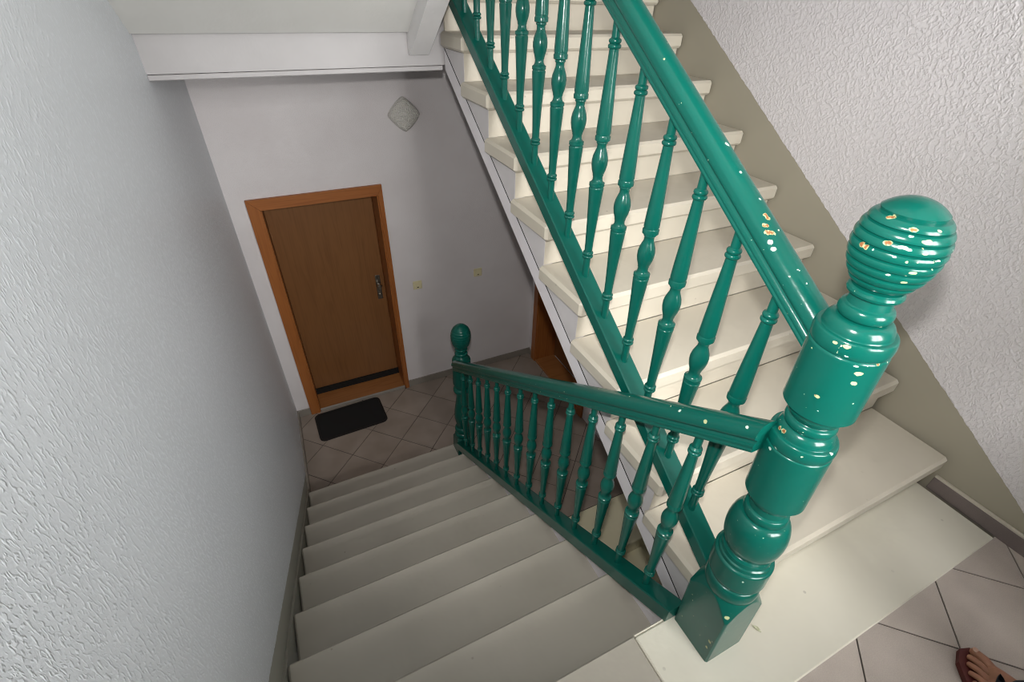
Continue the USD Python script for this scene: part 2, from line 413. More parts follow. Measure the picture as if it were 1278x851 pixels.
fr = sub('door_frame', d1)
L = ext_y([(fx0, HALL), (ax0, HALL), (ax0, az - .001), (fx0, fz - .001)], y0, YF + .01)
Rr = ext_y([(ax1, HALL), (fx1, HALL), (fx1, fz - .001), (ax1, az - .001)], y0, YF + .01)
H = ext_y([(ax0 + .001, az), (ax1 - .001, az), (fx1 - .001, fz), (fx0 + .001, fz)], y0, YF + .01)
put('side_board', L, M_frame, fr, False); put('side_board', Rr, M_frame, fr, False); put('head_board', H, M_frame_h, fr, False)
put('jamb_lining', box(ax0 - .012, ax0 + .008, YF - .005, YF + .28, HALL, az + .01), M_frame, fr, False)
put('jamb_lining', box(ax1 - .008, ax1 + .012, YF - .005, YF + .28, HALL, az + .01), M_frame, fr, False)
put('head_lining', box(ax0, ax1, YF - .005, YF + .28, az - .008, az + .012), M_frame_h, fr, False)
put('leaf', cbox(ax0 + .010, ax1 - .010, 3.478, 3.52, -1.545, az - .012, .002), M_leaf, d1, False)
put('threshold', cbox(ax0 + .008, ax1 - .008, YF - .005, 3.455, HALL, HALL + .03, .003), M_sill, d1, False)
put('shadow_gap', box(ax0 + .008, ax1 - .008, 3.455, 3.53, HALL, HALL + .085), M_gap_shade, d1, False)  # solid black block painted as the shade below the door leaf
put('threshold_bar', cbox(ax0 + .008, ax1 - .008, YF - .018, YF - .004, HALL, HALL + .034, .003), M_skirt, d1, False)
hd = sub('door_handle', d1)
put('long_plate', cbox(-.196, -.152, 3.470, 3.478, -.70, -.46, .002), M_metal, hd)
kn = lathe([(0, .009), (.014, .009), (.018, .011), (.028, .021), (.044, .024), (.054, .018), (.058, 0)], 24)
kn.apply_transform(trimesh.transformations.rotation_matrix(math.pi / 2, [1, 0, 0])); kn.apply_translation([-.174, 3.471, -.55]); put('knob', kn, M_metal, hd)
cy = trimesh.creation.cylinder(.009, .012, sections=20); cy.apply_transform(trimesh.transformations.rotation_matrix(math.pi / 2, [1, 0, 0])); cy.apply_translation([-.174, 3.468, -.655]); put('lock_cylinder', cy, M_metal, hd)

d2 = sub('door_2', None); struct(d2, 'brown wooden door frame in the hall side wall under the stairs')
fr2 = sub('door_frame', d2)
put('side_board', box(XRH - .02, XRH + .01, D2Y1 - .012, D2Y1 + .065, HALL, D2Z + .07), M_frame, fr2, False)
put('side_board', box(XRH - .02, XRH + .01, D2Y0 - .065, D2Y0 + .012, HALL, D2Z + .07), M_frame, fr2, False)
put('head_board', box(XRH - .02, XRH + .01, D2Y0 + .012, D2Y1 - .012, D2Z - .01, D2Z + .07), M_frame_h, fr2, False)
put('jamb_lining', box(XRH - .005, XRH + .28, D2Y1 - .02, D2Y1, HALL, D2Z), M_frame, fr2, False)
put('jamb_lining', box(XRH - .005, XRH + .28, D2Y0, D2Y0 + .02, HALL, D2Z), M_frame, fr2, False)
put('leaf', cbox(XRH + .22, XRH + .262, D2Y0 + .02, D2Y1 - .02, HALL + .03, D2Z - .003, .002), M_leaf, d2, False)
put('threshold', cbox(XRH - .01, XRH + .215, D2Y0 + .02, D2Y1 - .02, HALL, HALL + .026, .003), M_sill, d2, False)

# ------------------------------------------------------------------ stairs
YU1 = -.0495          # first nosing of the up flight
XU0, XU1 = .095, 1.335
up = thing('stair_flight', 'cream painted upward flight of stairs with overhanging treads beside right wall', 'stairs')
XS = .117             # outer face of risers and cheeks
for k in range(1, 9):
    yn, z = YU1 + (k - 1) * T, k * RISE
    td, ri = cbox(XU0, XU1, yn, min(yn + .318, 2.165), z - .066, z, .011), box(XS, XU1, yn + .036, yn + .06, z - RISE, z - .064)
    if k == 1:      # notched round the newel post
        notch = m3.Manifold.cube([.155, .160, .4]).translate([.030, -.160, -.1])
        td, ri = (tri(m3.Manifold(m3.Mesh(np.asarray(q.vertices, np.float32), np.asarray(q.faces, np.uint32))) - notch) for q in (td, ri))
    put('tread', td, M_tread_up, up)
    put('riser', ri, M_tread_up, up, False)
    # side cheek below the tread, closed by the sloping stringer
    zb = lambda y: .18 + (y - YU1) * SL - .262
    pts = [(yn + .037, z - .067), (yn + .318, z - .067), (yn + .318, max(zb(yn + .318), z - .067) - .0001), (yn + .037, zb(yn + .037) + .002)]
    pts = [(yn + .037, z - .070), (yn + (.262 - .070) / SL - .004, z - .070), (yn + .037, zb(yn + .037) + .002)]
    put('cheek_panel', ext_x(pts, XS - .0015, XS + .04), M_cheek, up, False)
    put('joint', ext_x([(yn + .062, z - .070), (yn + (.262 - .070) / SL, z - .070), (yn + (.262 - .070) / SL, z - .066), (yn + .062, z - .066)], XS + .001, XS + .03), M_gap_shade, up, False)  # black strip put in as the shade of the gap under the tread
yn9 = YU1 + 8 * T
put('riser', box(XS, XU1, yn9 + .004, yn9 + .016, UPPER - RISE, UPPER - .064), M_tread_up, up, False)
put('landing_edge', cbox(.035, XU1, yn9 - .035, yn9 + .018, UPPER - .066, UPPER, .011), M_tread_up, up)
zs = lambda y, o: .18 + (y - YU1) * SL + o
ya, yb = YU1 + .036, 2.165
put('stringer', ext_x([(ya, zs(ya, -.352)), (yb, zs(yb, -.352)), (yb, zs(yb, -.266)), (ya, zs(ya, -.266))], XS - .003, XS + .05), M_stringer, up, False)
put('joint', ext_x([(ya, zs(ya, -.266)), (yb, zs(yb, -.266)), (yb, zs(yb, -.2605)), (ya, zs(ya, -.2605))], XS - .0024, XS + .04), M_gap_shade, up, False)  # black filler, colours in the seam shade along the stringer
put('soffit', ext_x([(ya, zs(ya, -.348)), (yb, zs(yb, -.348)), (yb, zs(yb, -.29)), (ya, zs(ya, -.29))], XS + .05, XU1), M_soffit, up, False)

dn = thing('stair_flight', 'grey painted downward flight of stairs between left wall and lower green railing', 'stairs')
XD0, XD1 = -1.151, .0
for k in range(1, 8):
    yn, z = (k + 1) * T, -(k + 1) * RISE + RISE
    # tread surface k lies between nosing k (front) and nosing k-1 (back)
for k in range(1, 9):
    yn, z = k * T, -k * RISE
    XD0 = xl(yn) + .014
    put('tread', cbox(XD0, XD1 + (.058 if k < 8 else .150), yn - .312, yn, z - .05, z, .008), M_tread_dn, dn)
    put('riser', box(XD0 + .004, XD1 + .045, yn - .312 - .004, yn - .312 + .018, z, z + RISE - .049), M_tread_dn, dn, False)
put('riser', box(XD0 + .004, XD1 + .045, 8 * T - .03, 8 * T - .01, HALL, -8 * RISE - .049), M_tread_dn, dn, False)
zd = lambda y, o: -y * SL + o
put('stringer', ext_x([(-.02, zd(-.02, -.36)), (2.19, HALL), (2.19, zd(2.19, -.01)), (-.02, zd(-.02, -.06))], .046, .07), M_stringer, dn, False)
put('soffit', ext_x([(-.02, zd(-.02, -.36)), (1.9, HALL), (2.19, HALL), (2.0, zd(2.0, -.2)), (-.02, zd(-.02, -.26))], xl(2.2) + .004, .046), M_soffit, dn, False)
wsm = ext_x([(-.02, zd(-.02, -.30)), (2.3, HALL), (2.3, HALL + .1), (-.02, zd(-.02, .0))], xl(0) + .0005, xl(0) + .011)
wv = wsm.vertices.copy(); wv[:, 0] += .018 * wv[:, 1]; wsm.vertices = wv
put('wall_string', wsm, plain('wall_string_grey', srgb(150, 149, 138), .45), dn, False)

bs = thing('stair_flight', 'yellowish cream basement steps going down beneath the upward flight', 'stairs')
for k in range(0, 6):
    yn, z = .925 - k * T, HALL - k * RISE
    y1 = yn + .315 if k else 1.304
    put('tread', cbox(.115, XRH - .003, yn, y1, z - .05, z, .006), M_base_st, bs)
    put('riser', box(.115, XRH - .003, yn + .02, yn + .04, z - RISE, z - .049), M_base_st, bs, False)
struct(put('wall_stair', ext_x([(1.3, HALL), (-.02, zd(-.02, -.36)), (YB + .0, zd(-.02, -.36)), (YB, -3.2), (1.3, -3.2)], .07, .112), M_base_st, smooth=False))
struct(put('floor_basement', box(xl(0), XRH, YB, 1.3, -3.3, -3.2 + .0), M_grout, smooth=False))
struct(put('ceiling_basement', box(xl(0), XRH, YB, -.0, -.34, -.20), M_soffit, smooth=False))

# landing slab along the top of the flights
ls = thing('landing_slab', 'cream painted landing slab strip between the tiles and the newel post', 'slab')
put('slab', cbox(-.105, 1.322, STRIP_Y, YU1 + .05, -.20, .004, .004), M_strip, ls)
put('slab', cbox(xl(0), -.1055, STRIP_Y, .008, -.05, .002, .006), M_tread_dn, ls)
put('slab', cbox(-.105, .06, YU1 + .051, .008, -.05, .003, .004), M_strip, ls)
put('fascia', box(xl(0), .06, -.10, -.045, -.20, -.05), M_tread_dn, ls, False)

# ------------------------------------------------------------------ wear on the paint
WOOD, WHITE, YEL = srgb(146, 92, 54), srgb(190, 206, 192), srgb(182, 186, 138)
CHIPS = []


def with_wear(prim, verts, seed=3):
    verts = np.asarray(verts, float)
    w, col = np.zeros(len(verts)), np.tile(np.array(WHITE), (len(verts), 1))
    for i, (p, ra, c, el) in enumerate(CHIPS):
        d = verts - np.array(p); near = np.einsum('ij,ij->i', d, d) < (ra * 4) ** 2
        if not near.any(): continue
        q = d[near]; a = np.array(el, float); ln = np.linalg.norm(a)
        if ln > 0:
            a = a / ln; al = q @ a; q = q - np.outer(al, a) * (1 - 1 / (1 + ln))
        r = np.linalg.norm(q, axis=1) / ra + (meshkit.fbm(verts[near] * 260, 3, seed + i) - .5) * 1.3
        val = np.clip(1.05 - .5 * r, 0, 1); cur = w[near]; better = val > cur
        idx = np.flatnonzero(near)[better]; w[idx] = val[better]
        cc = np.array(c)
        if c is WOOD:
            g = meshkit.noise(verts[idx] * np.array([500, 500, 160]), 9)[:, None]
            edge = (r[better] > .93)[:, None]
            col[idx] = np.where(edge, np.array(srgb(190, 200, 150)), cc * (.55 + .75 * g))
        else:
            col[idx] = cc
    api = UsdGeom.PrimvarsAPI(prim)
    api.CreatePrimvar('wear', Sdf.ValueTypeNames.FloatArray, 'vertex').Set(Vt.FloatArray.FromNumpy(w.astype(np.float32)))
    api.CreatePrimvar('wear_color', Sdf.ValueTypeNames.Color3fArray, 'vertex').Set(Vt.Vec3fArray.FromNumpy(col.astype(np.float32)))


def put_worn(name, mesh, parent, smooth=35, **kw):
    v, f, n = meshkit.arrays(mesh, smooth)
    prim = put(name, mesh, M_tealw, parent, smooth)
    with_wear(prim, np.array(UsdGeom.Mesh(prim).GetPointsAttr().Get()), **kw)
    return prim


#CHIPS_BEGIN
CHIPS += [([0.0521,-0.0305,1.3447],0.0036,WOOD,[1.0*.7,-1.0*.7,0]),
          ([0.0535,-0.0657,1.3381],0.0030,WOOD,[0.8*.7,-0.8*.7,0]),
          ([0.0372,-0.0173,1.2978],0.0037,WOOD,[0.0*.7,-0.0*.7,0]),
          ([0.0351,-0.0250,1.2970],0.0039,WOOD,[0.0*.7,-0.0*.7,0]),
          ([0.0370,-0.0490,1.3135],0.0038,WOOD,[0.6*.7,-0.6*.7,0]),
          ([0.0639,-0.0860,1.3253],0.0034,YEL,[0.8*.7,-0.8*.7,0]),
          ([0.0505,-0.0681,1.3293],0.0017,WHITE,[1.0*.7,-1.0*.7,0]),
          ([0.0435,-0.0674,1.3133],0.0025,WHITE,[2.0*.7,-2.0*.7,0]),
          ([0.0481,-0.0758,1.3116],0.0017,WHITE,[1.0*.7,-1.0*.7,0]),
          ([0.0494,-0.0803,1.2934],0.0020,YEL,[0.0*.7,-0.0*.7,0]),
          ([0.0589,-0.0892,1.2957],0.0015,YEL,[0.0*.7,-0.0*.7,0]),
          ([0.0620,-0.0905,1.2776],0.0023,YEL,[1.5*.7,-1.5*.7,0]),
          ([0.0627,-0.0857,1.2591],0.0021,YEL,[1.0*.7,-1.0*.7,0]),
          ([0.0405,-0.0654,1.2974],0.0015,WHITE,[1.0*.7,-1.0*.7,0]),
          ([0.0635,-0.0916,1.3086],0.0017,YEL,[1.5*.7,-1.5*.7,0]),
          ([0.0614,-0.0851,1.3155],0.0015,YEL,[0.0*.7,-0.0*.7,0]),
          ([0.0343,-0.0373,1.2977],0.0015,WHITE,[0.0*.7,-0.0*.7,0]),
          ([0.0793,-0.0858,1.3399],0.0015,YEL,[1.5*.7,-1.5*.7,0]),
          ([0.1138,-0.1011,1.3100],0.0015,WHITE,[0.0*.7,-0.0*.7,0]),
          ([0.0773,-0.0994,1.2968],0.0015,YEL,[2.0*.7,-2.0*.7,0]),
          ([0.0464,-0.0672,1.2672],0.0016,WHITE,[1.0*.7,-1.0*.7,0]),
          ([0.0357,-0.0511,1.1297],0.0026,YEL,[1.0*.7,-1.0*.7,0]),
          ([0.0407,-0.0684,1.1309],0.0040,YEL,[0.3*.7,-0.3*.7,0]),
          ([0.0551,-0.0899,1.0999],0.0020,WHITE,[1.0*.7,-1.0*.7,0]),
          ([0.0621,-0.0964,1.0853],0.0035,YEL,[0.8*.7,-0.8*.7,0]),
          ([0.0631,-0.0976,1.0642],0.0039,YEL,[0.3*.7,-0.3*.7,0]),
          ([0.0395,-0.0653,1.0141],0.0031,YEL,[0.6*.7,-0.6*.7,0]),
          ([0.0383,-0.0608,1.0153],0.0016,WOOD,[0.0*.7,-0.0*.7,0]),
          ([0.0866,-0.1057,1.1052],0.0026,WOOD,[0.3*.7,-0.3*.7,0]),
          ([0.0412,-0.0170,1.0940],0.0019,YEL,[0.0*.7,-0.0*.7,0]),
          ([0.0436,-0.0759,0.9853],0.0015,WHITE,[0.0*.7,-0.0*.7,0]),
          ([0.0429,-0.0734,1.1134],0.0017,WHITE,[1.0*.7,-1.0*.7,0]),
          ([0.0556,-0.0246,0.8853],0.0042,WOOD,[0.0*.7,-0.0*.7,0]),
          ([0.0520,-0.0353,0.8878],0.0045,WOOD,[0.0*.7,-0.0*.7,0]),
          ([0.0421,-0.0319,0.8352],0.0036,WHITE,[0.3*.7,-0.3*.7,0]),
          ([0.0402,-0.0430,0.8484],0.0025,WHITE,[0.3*.7,-0.3*.7,0]),
          ([0.0196,-0.0120,0.8723],0.0039,WHITE,[0.5*.7,-0.5*.7,0]),
          ([0.0144,0.0163,0.8661],0.0033,WHITE,[0.6*.7,-0.6*.7,0]),
          ([0.0109,0.1088,0.7983],0.0036,YEL,[0.0*.7,-0.0*.7,0]),
          ([0.1022,-0.1140,0.8757],0.0027,WHITE,[1.0*.7,-1.0*.7,0]),
          ([0.0470,-0.1294,0.2545],0.0050,YEL,[0.3*.7,-0.3*.7,0]),
          ([0.0406,-0.1266,0.1059],0.0049,YEL,[0.0*.7,-0.0*.7,0]),
          ([0.0409,-0.1278,0.0706],0.0045,YEL,[0.0*.7,-0.0*.7,0]),
          ([0.0550,-0.1148,0.4121],0.0026,WHITE,[0.0*.7,-0.0*.7,0]),
          ([0.0550,-0.1270,0.2700],0.0023,WHITE,[0.0*.7,-0.0*.7,0]),
          ([0.0408,-0.0960,0.0841],0.0020,WHITE,[0.0*.7,-0.0*.7,0]),
          ([0.1229,0.2205,1.2453],0.0044,WOOD,[0.0*.7,-0.0*.7,0]),
          ([0.1239,0.2134,1.2410],0.0048,WOOD,[0.0*.7,-0.0*.7,0]),
          ([0.1127,0.2040,1.2302],0.0033,WOOD,[1.0*.7,-1.0*.7,0]),
          ([0.1125,0.1895,1.2206],0.0044,WOOD,[1.5*.7,-1.5*.7,0]),
          ([0.1117,0.2075,1.2318],0.0018,YEL,[2.0*.7,-2.0*.7,0]),
          ([0.1060,0.1771,1.2064],0.0051,WHITE,[0.0*.7,-0.0*.7,0]),
          ([0.1047,0.1649,1.1967],0.0040,WHITE,[0.4*.7,-0.4*.7,0]),
          ([0.1329,0.2521,1.2668],0.0022,WHITE,[2.0*.7,-2.0*.7,0]),
          ([0.1251,0.3121,1.3058],0.0030,WHITE,[0.0*.7,-0.0*.7,0]),
          ([0.1221,0.1100,1.1728],0.0021,WHITE,[1.0*.7,-1.0*.7,0]),
          ([0.1227,0.0838,1.1558],0.0015,WHITE,[1.0*.7,-1.0*.7,0]),
          ([0.0998,0.1140,1.1430],0.0015,WHITE,[1.0*.7,-1.0*.7,0]),
          ([0.1342,0.3741,1.3466],0.0035,WHITE,[1.0*.7,-1.0*.7,0]),
          ([0.1098,0.5946,1.4838],0.0025,YEL,[0.0*.7,-0.0*.7,0]),
          ([0.0180,0.1918,0.7552],0.0036,WHITE,[1.0*.7,-1.0*.7,0]),
          ([0.0104,0.1101,0.7955],0.0046,YEL,[0.2*.7,-0.2*.7,0]),
          ([0.0113,0.5481,0.5115],0.0036,WHITE,[0.5*.7,-0.5*.7,0])]
#CHIPS_END

# ------------------------------------------------------------------ newel posts
AX0, AX1, ZT = np.array([.112, -.077, 0.]), np.array([.100, -.035, 1.36]), 1.36


def lean(m):
    v = m.vertices.copy(); f = v[:, 2:3] / ZT
    v[:, :2] += AX0[:2] + (AX1 - AX0)[:2] * f
    m.vertices = v; return m


newel = thing('newel_post', 'large chipped green newel post with ribbed ball at the landing', 'newel post')
hb = .0705
ch = .005
sq8 = [(hb, hb - ch), (hb - ch, hb), (-hb + ch, hb), (-hb, hb - ch), (-hb, -hb + ch), (-hb + ch, -hb), (hb - ch, -hb), (hb, -hb + ch)]
pr_ = m3.CrossSection([sq8]).extrude(.295).translate([0, 0, .004])
cn = m3.CrossSection([[(0, 0), (.12, 0), (.12, .215), (.1005, .228), (.090, .248), (.080, .270), (.071, .289), (.066, .2995), (0, .2995)]]).revolve(96)
bm = tri((pr_ ^ cn).refine_to_length(.006))
put_worn('base_block', lean(bm), newel, 28)
S_ = 160
col = [(.272, .060)] + bulge(.285, .338, .062, .0715, 8) + [(.341, .0635), (.345, .0635), (.350, .067), (.358, .067), (.360, .0725), (.362, .0735), (.430, .0735), (.434, .071), (.436, .0665), (.446, .0655), (.449, .062), (.460, .060), (.463, .052), (.468, .047), (.474, .046)]
put_worn('turned_collar', lean(lathe(resample(col, .003), S_)), newel)
bu = [(.468 + .135 * (1 - math.cos(math.pi * k / 24)) / 2, .045 + .0275 * math.sin(math.pi * k / 24) ** .85) for k in range(25)]
bu += bulge(.603, .628, .0465, .0515, 6) + [(.630, .043), (.648, .0425), (.652, .040)]
put_worn('bulb', lean(lathe(resample(bu, .003), S_)), newel)


def drum(z0, h, r):
    p = [(z0 - .002, .040), (z0, .047), (z0 + .012, .0535)] + [(z0 + .012 + .018 * math.sin(a), .0535 + (r - .0535) * (1 - math.cos(a))) for a in np.linspace(.2, math.pi / 2, 5)]
    p += [(z0 + .034, r), (z0 + h - .004, r), (z0 + h - .001, r - .0015), (z0 + h, r - .003)]
    p += bulge(z0 + h, z0 + h + .032, r - .003, r + .001, 8) + [(z0 + h + .0325, r - .009), (z0 + h + .034, r - .010)]
    p += [(z0 + h + .034 + .022 * math.sin(a), r - .010 - .016 * (1 - math.cos(a))) for a in np.linspace(.2, math.pi / 2, 6)]
    p += [(z0 + h + .0565, .036)]
    return p


d2p = drum(.653, .192, .0655) + bulge(.902, .922, .0455, .050, 6) + [(.924, .043), (.930, .040)]
put_worn('lower_drum', lean(lathe(resample(d2p, .003), S_)), newel)
d1p = drum(.928, .178, .0665) + bulge(1.163, 1.186, .037, .0435, 6) + [(1.188, .035), (1.203, .033), (1.206, .036)]
put_worn('upper_drum', lean(lathe(resample(d1p, .003), S_)), newel)
RB, ZB = .0665, 1.297
bp_ = bulge(1.204, 1.221, .034, .0435, 6) + [(1.223, .040)]
edges = [1.2245, 1.2385, 1.2535, 1.269, 1.285, 1.301, 1.317, 1.332, 1.346]
env = lambda z: RB * math.sqrt(max(0, 1 - ((z - ZB) / (.073 if z > ZB else .092)) ** 2))
for a, b in zip(edges[:-1], edges[1:]):
    for k in range(9):
        t = k / 8; z = a + (b - a) * t
        bp_.append((z, env(z) - (.0028 if k in (0, 8) else 0) + .0036 * math.sin(math.pi * t) ** .45 - .0030))
for k in range(1, 9):
    z = 1.346 + (1.370 - 1.346) * math.sin(k / 8 * math.pi / 2)
    bp_.append((z, env(z) + (.0005 if k < 8 else 0)))
bp_[-1] = (1.3702, 0)
put_worn('ball_finial', lean(lathe(resample(bp_, .0025), S_)), newel, 24)

nw2 = thing('newel_post', 'smaller dark green newel post at the foot of the downward flight', 'newel post', (.083, 2.12, -1.44))
h2 = .063
blk = []
for z, h, ch in ((0.0, h2, .006), (.13, h2, .006), (.165, h2 - .01, .028)):
    for sx, sy in ((1, 1), (1, -1), (-1, 1), (-1, -1)):
        blk += [(sx * h, sy * (h - ch), z), (sx * (h - ch), sy * h, z)]


def lean2(m):
    v = m.vertices.copy(); v[:, 0] += .028 * v[:, 2] / 1.22; m.vertices = v; return m


put('base_block', lean2(hull(blk)), M_teal, nw2)
p = [(.160, .05)] + bulge(.168, .205, .054, .064) + [(.210, .050)] + bulge(.214, .262, .052, .062) + [(.266, .047), (.280, .045), (.32, .054), (.36, .061), (.39, .063), (.43, .061), (.48, .055), (.54, .047), (.59, .044), (.615, .046)]
put('bulb', lean2(lathe(p, 40)), M_teal, nw2)
p = [(.612, .042)] + bulge(.625, .672, .046, .065) + [(.676, .048), (.690, .047), (.695, .056), (.715, .065), (.90, .0655), (.903, .062)] + bulge(.905, .935, .062, .066) + [(.937, .057), (.955, .050), (.965, .040), (.97, .034)]
put('drum', lean2(lathe(p, 40)), M_teal, nw2)
p = bulge(.970, .995, .036, .046) + [(.997, .036), (1.012, .035)] + bulge(1.014, 1.03, .036, .045)
e2 = np.linspace(1.032, 1.20, 10); z2, r2 = 1.132, .070
env2 = lambda z: r2 * math.sqrt(max(0, 1 - ((z - z2) / (.092 if z > z2 else .118)) ** 2))
for a, b in zip(e2[:-1], e2[1:]):
    p += [(a + (b - a) * k / 5, env2(a + (b - a) * k / 5) + .0022 * math.sin(math.pi * k / 5) - .0015) for k in range(6)]
p += [(1.212, .034), (1.220, .02), (1.2245, 0)]
put('ball_finial', lean2(lathe(p, 40)), M_teal, nw2)

# ------------------------------------------------------------------ railings
BAL = [(0, .0115), (.066, .0115)] + bulge(.066, .077, .013, .0185, 5) + bulge(.078, .088, .0145, .0178, 5) + [(.090, .0130), (.13, .0140), (.20, .0172), (.27, .0212), (.302, .0232), (.304, .0215), (.307, .0215), (.309, .0238), (.318, .0238), (.321, .0185), (.327, .0155), (.336, .0148), (.340, .0165), (.343, .0165), (.346, .0175),
       (.358, .0215), (.372, .0242), (.385, .0245), (.398, .0222), (.412, .0170), (.420, .0140), (.430, .0140), (.434, .0170), (.438, .0165), (.441, .0225), (.452, .0228), (.455, .0205), (.458, .0205), (.460, .0218), (.50, .0205), (.56, .0178), (.62, .0150), (.668, .0130)] + bulge(.669, .680, .0140, .0180, 5) + bulge(.681, .692, .0130, .0172, 5) + [(.694, .0112), (.745, .0108)]
BALM = lathe(BAL, 28)


def dup(src, parent, x, y, z):
    x_ = UsdGeom.Xform.Define(stage, uniq(pathof(parent) + '/baluster'))
    x_.AddTranslateOp().Set(Gf.Vec3d(x, y, z)); return x_


def rail(parent, xc, y0, y1, zn0, slope, ys_b, bh, w, dense=None):
    """zn0: height of the nosing line at y0"""
    bw = w / 2
    prof = [(xc - bw, .003), (xc + bw, .003), (xc + bw, bh - .004), (xc + bw - .004, bh), (xc - bw + .004, bh), (xc - bw, bh - .004)]
    put('bottom_rail', sweep_slope(prof, [y0, y1], zn0, slope), M_teal, parent, 30)
    # moulded hand rail: round cap on a grooved, beaded body
    hz = .803; half = [(0, 0), (.0215, 0), (.0245, .002), (.0255, .008), (.0235, .0125), (.0235, .0145), (.0265, .017), (.0275, .022), (.0265, .027), (.0235, .0295), (.0215, .033), (.0205, .039), (.0225, .042), (.0300, .045), (.0335, .049), (.0350, .056), (.0345, .064)]
    half += [(.0345 * math.cos(a), .064 + .030 * math.sin(a)) for a in np.linspace(.25, math.pi / 2, 9)]
    half = [(a * .88, b * .92) for a, b in half]
    pr = [(xc + a, hz + b) for a, b in half[1:-1]] + [(xc, hz + half[-1][1])] + [(xc - a, hz + b) for a, b in reversed(half[1:-1])]
    ys = dense or [y0, y1]
    if dense: pr = [q for a, b in zip(pr, pr[1:] + pr[:1]) for q in [(a[0] + (b[0] - a[0]) * k / max(1, round(math.dist(a, b) / .003)), a[1] + (b[1] - a[1]) * k / max(1, round(math.dist(a, b) / .003))) for k in range(max(1, round(math.dist(a, b) / .003)))]]
    mm = sweep_slope(pr, ys, zn0 + slope * (ys[0] - y0), slope)
    if dense: put_worn('hand_rail', mm, parent)
    else: put('hand_rail', mm, M_teal, parent, 30)
    for yb_ in ys_b:
        b = BALM.copy(); zz = b.vertices[:, 2] * (hz + .006 - bh + .004) / .745
        # tops and feet are cut to the slope
        v = b.vertices.copy(); v[:, 2] = zz
        foot, head = zz < .02, zz > zz.max() - .02
        v[foot, 2] += slope * v[foot, 1] - .004; v[head, 2] += slope * v[head, 1] + .001
        v[:, 0] += xc; v[:, 1] += yb_; v[:, 2] += zn0 + slope * (yb_ - y0) + bh - .001
        b.vertices = v
        put('baluster', b, M_teal, parent, 40)


XUP, XDN = .1305, .040
rl = thing('stair_railing', 'bright green turned railing rising along the cream upward flight', 'railing')
yst = -.003
dense = [.006] + [.006 + .003 * k for k in range(1, 200)] + [.62 + .01 * k for k in range(0, 40)] + [1.05, 2.10]
rail(rl, XUP, yst, 2.10, .18 + (yst - YU1) * SL, SL, [.133 + .1374 * k for k in range(15)], .058, .064, dense)
rl2 = thing('stair_railing', 'darker green turned railing descending along the grey downward flight', 'railing')
dense = [-.012] + [-.012 + .003 * k for k in range(1, 150)] + [.45, 2.062]
rail(rl2, XDN, -.004, 2.058, .004 * SL, -SL, [.128 + .1374 * k for k in range(14)], .070, .066, dense)

# ------------------------------------------------------------------ small things
lamp = thing('wall_lamp', 'diamond shaped pressed glass lamp high on the far wall', 'lamp', (.153, YF, .875))
sq = lambda s, r: Polygon([(s, 0), (0, s), (-s, 0), (0, -s)]).buffer(-r, join_style=2).buffer(r)


def flat_y(m):
    v = m.vertices.copy(); m.vertices = np.stack([v[:, 0], -v[:, 2], v[:, 1]], 1); m.fix_normals(); return m


put('base_plate', flat_y(ext(sq(.100, .016), .022)), plain('lamp_base', srgb(176, 172, 166), .4), lamp, False)
NR, NT = 14, 64
sup = lambda t: .116 / (abs(math.cos(t)) ** 1.25 + abs(math.sin(t)) ** 1.25) ** .8
gv = [(0, 0, .058)]; gf = []
for i in range(1, NR + 1):
    for j in range(NT):
        e, t = i / NR, 2 * math.pi * j / NT; r = sup(t) * e
        u, w = r * math.cos(t), r * math.sin(t)
        gv.append((u, w, .028 + .030 * (1 - e ** 3) ** .7 + (.003 * math.sin((u + w) * 210) * math.sin((u - w) * 210) if i < NR - 1 else 0) - (.020 if i == NR else 0)))
for j in range(NT):
    gf.append((0, 1 + j, 1 + (j + 1) % NT))
    for i in range(NR - 1):
        p, q = 1 + i * NT + j, 1 + i * NT + (j + 1) % NT
        gf += [(p, p + NT, q), (q, p + NT, q + NT)]
gm = trimesh.Trimesh(np.array(gv), np.array(gf), process=False)
M_glass = mat('pressed_glass', {'g': ('geometry', {}), 'n': ('voronoi_texture', {'scale': 120}), 'b': ('bump', dict(strength=.7, distance=.01)),
    'p': ('principled_bsdf', dict(base_color=srgb(235, 232, 224), roughness=.16, transmission_weight=.2, ior=1.5))},
    [('g.position', 'n.vector'), ('n.distance', 'b.height'), ('b.normal', 'p.normal')])
v = gm.vertices.copy(); gm.vertices = np.stack([v[:, 0], -v[:, 2], v[:, 1]], 1)
gm.fix_normals()
put('glass_shade', gm, M_glass, lamp, 40)

for x, z, lab in ((.121, -.503, 'ivory light switch nearer the door on the far wall'), (.691, -.498, 'ivory light switch farther right on the far wall')):
    s = thing('light_switch', lab, 'switch', (x, YF, z), group=None)
    put('frame', cbox(-.040, .040, -.009, 0, -.040, .040, .003), M_plastic, s)
    put('rocker', hull([(-.027, -.009, -.027), (.027, -.009, -.027), (-.027, -.009, .027), (.027, -.009, .027), (-.026, -.0125, .026), (.026, -.0125, .026), (-.026, -.0165, -.026), (.026, -.0165, -.026)]), M_plastic, s, False)
    put('indicator', cbox(-.006, .006, -.0175, -.012, -.022, -.012, .001), plain('switch_indicator_%d' % (x > .5), srgb(70, 60, 45), .4), s)

mt = thing('doormat', 'black doormat with rounded corners in front of the brown door', 'doormat', (-.68, 3.025, HALL), 2.0)
rp = lambda w, h, r: sbox(-w / 2 + r, -h / 2 + r, w / 2 - r, h / 2 - r).buffer(r, 8)
put('border', [ext(rp(.60, .355, .05).difference(rp(.565, .32, .035)), .010)], M_rubber, mt, False)
put('pile', ext(rp(.566, .321, .036), .008), M_mat, mt, False)


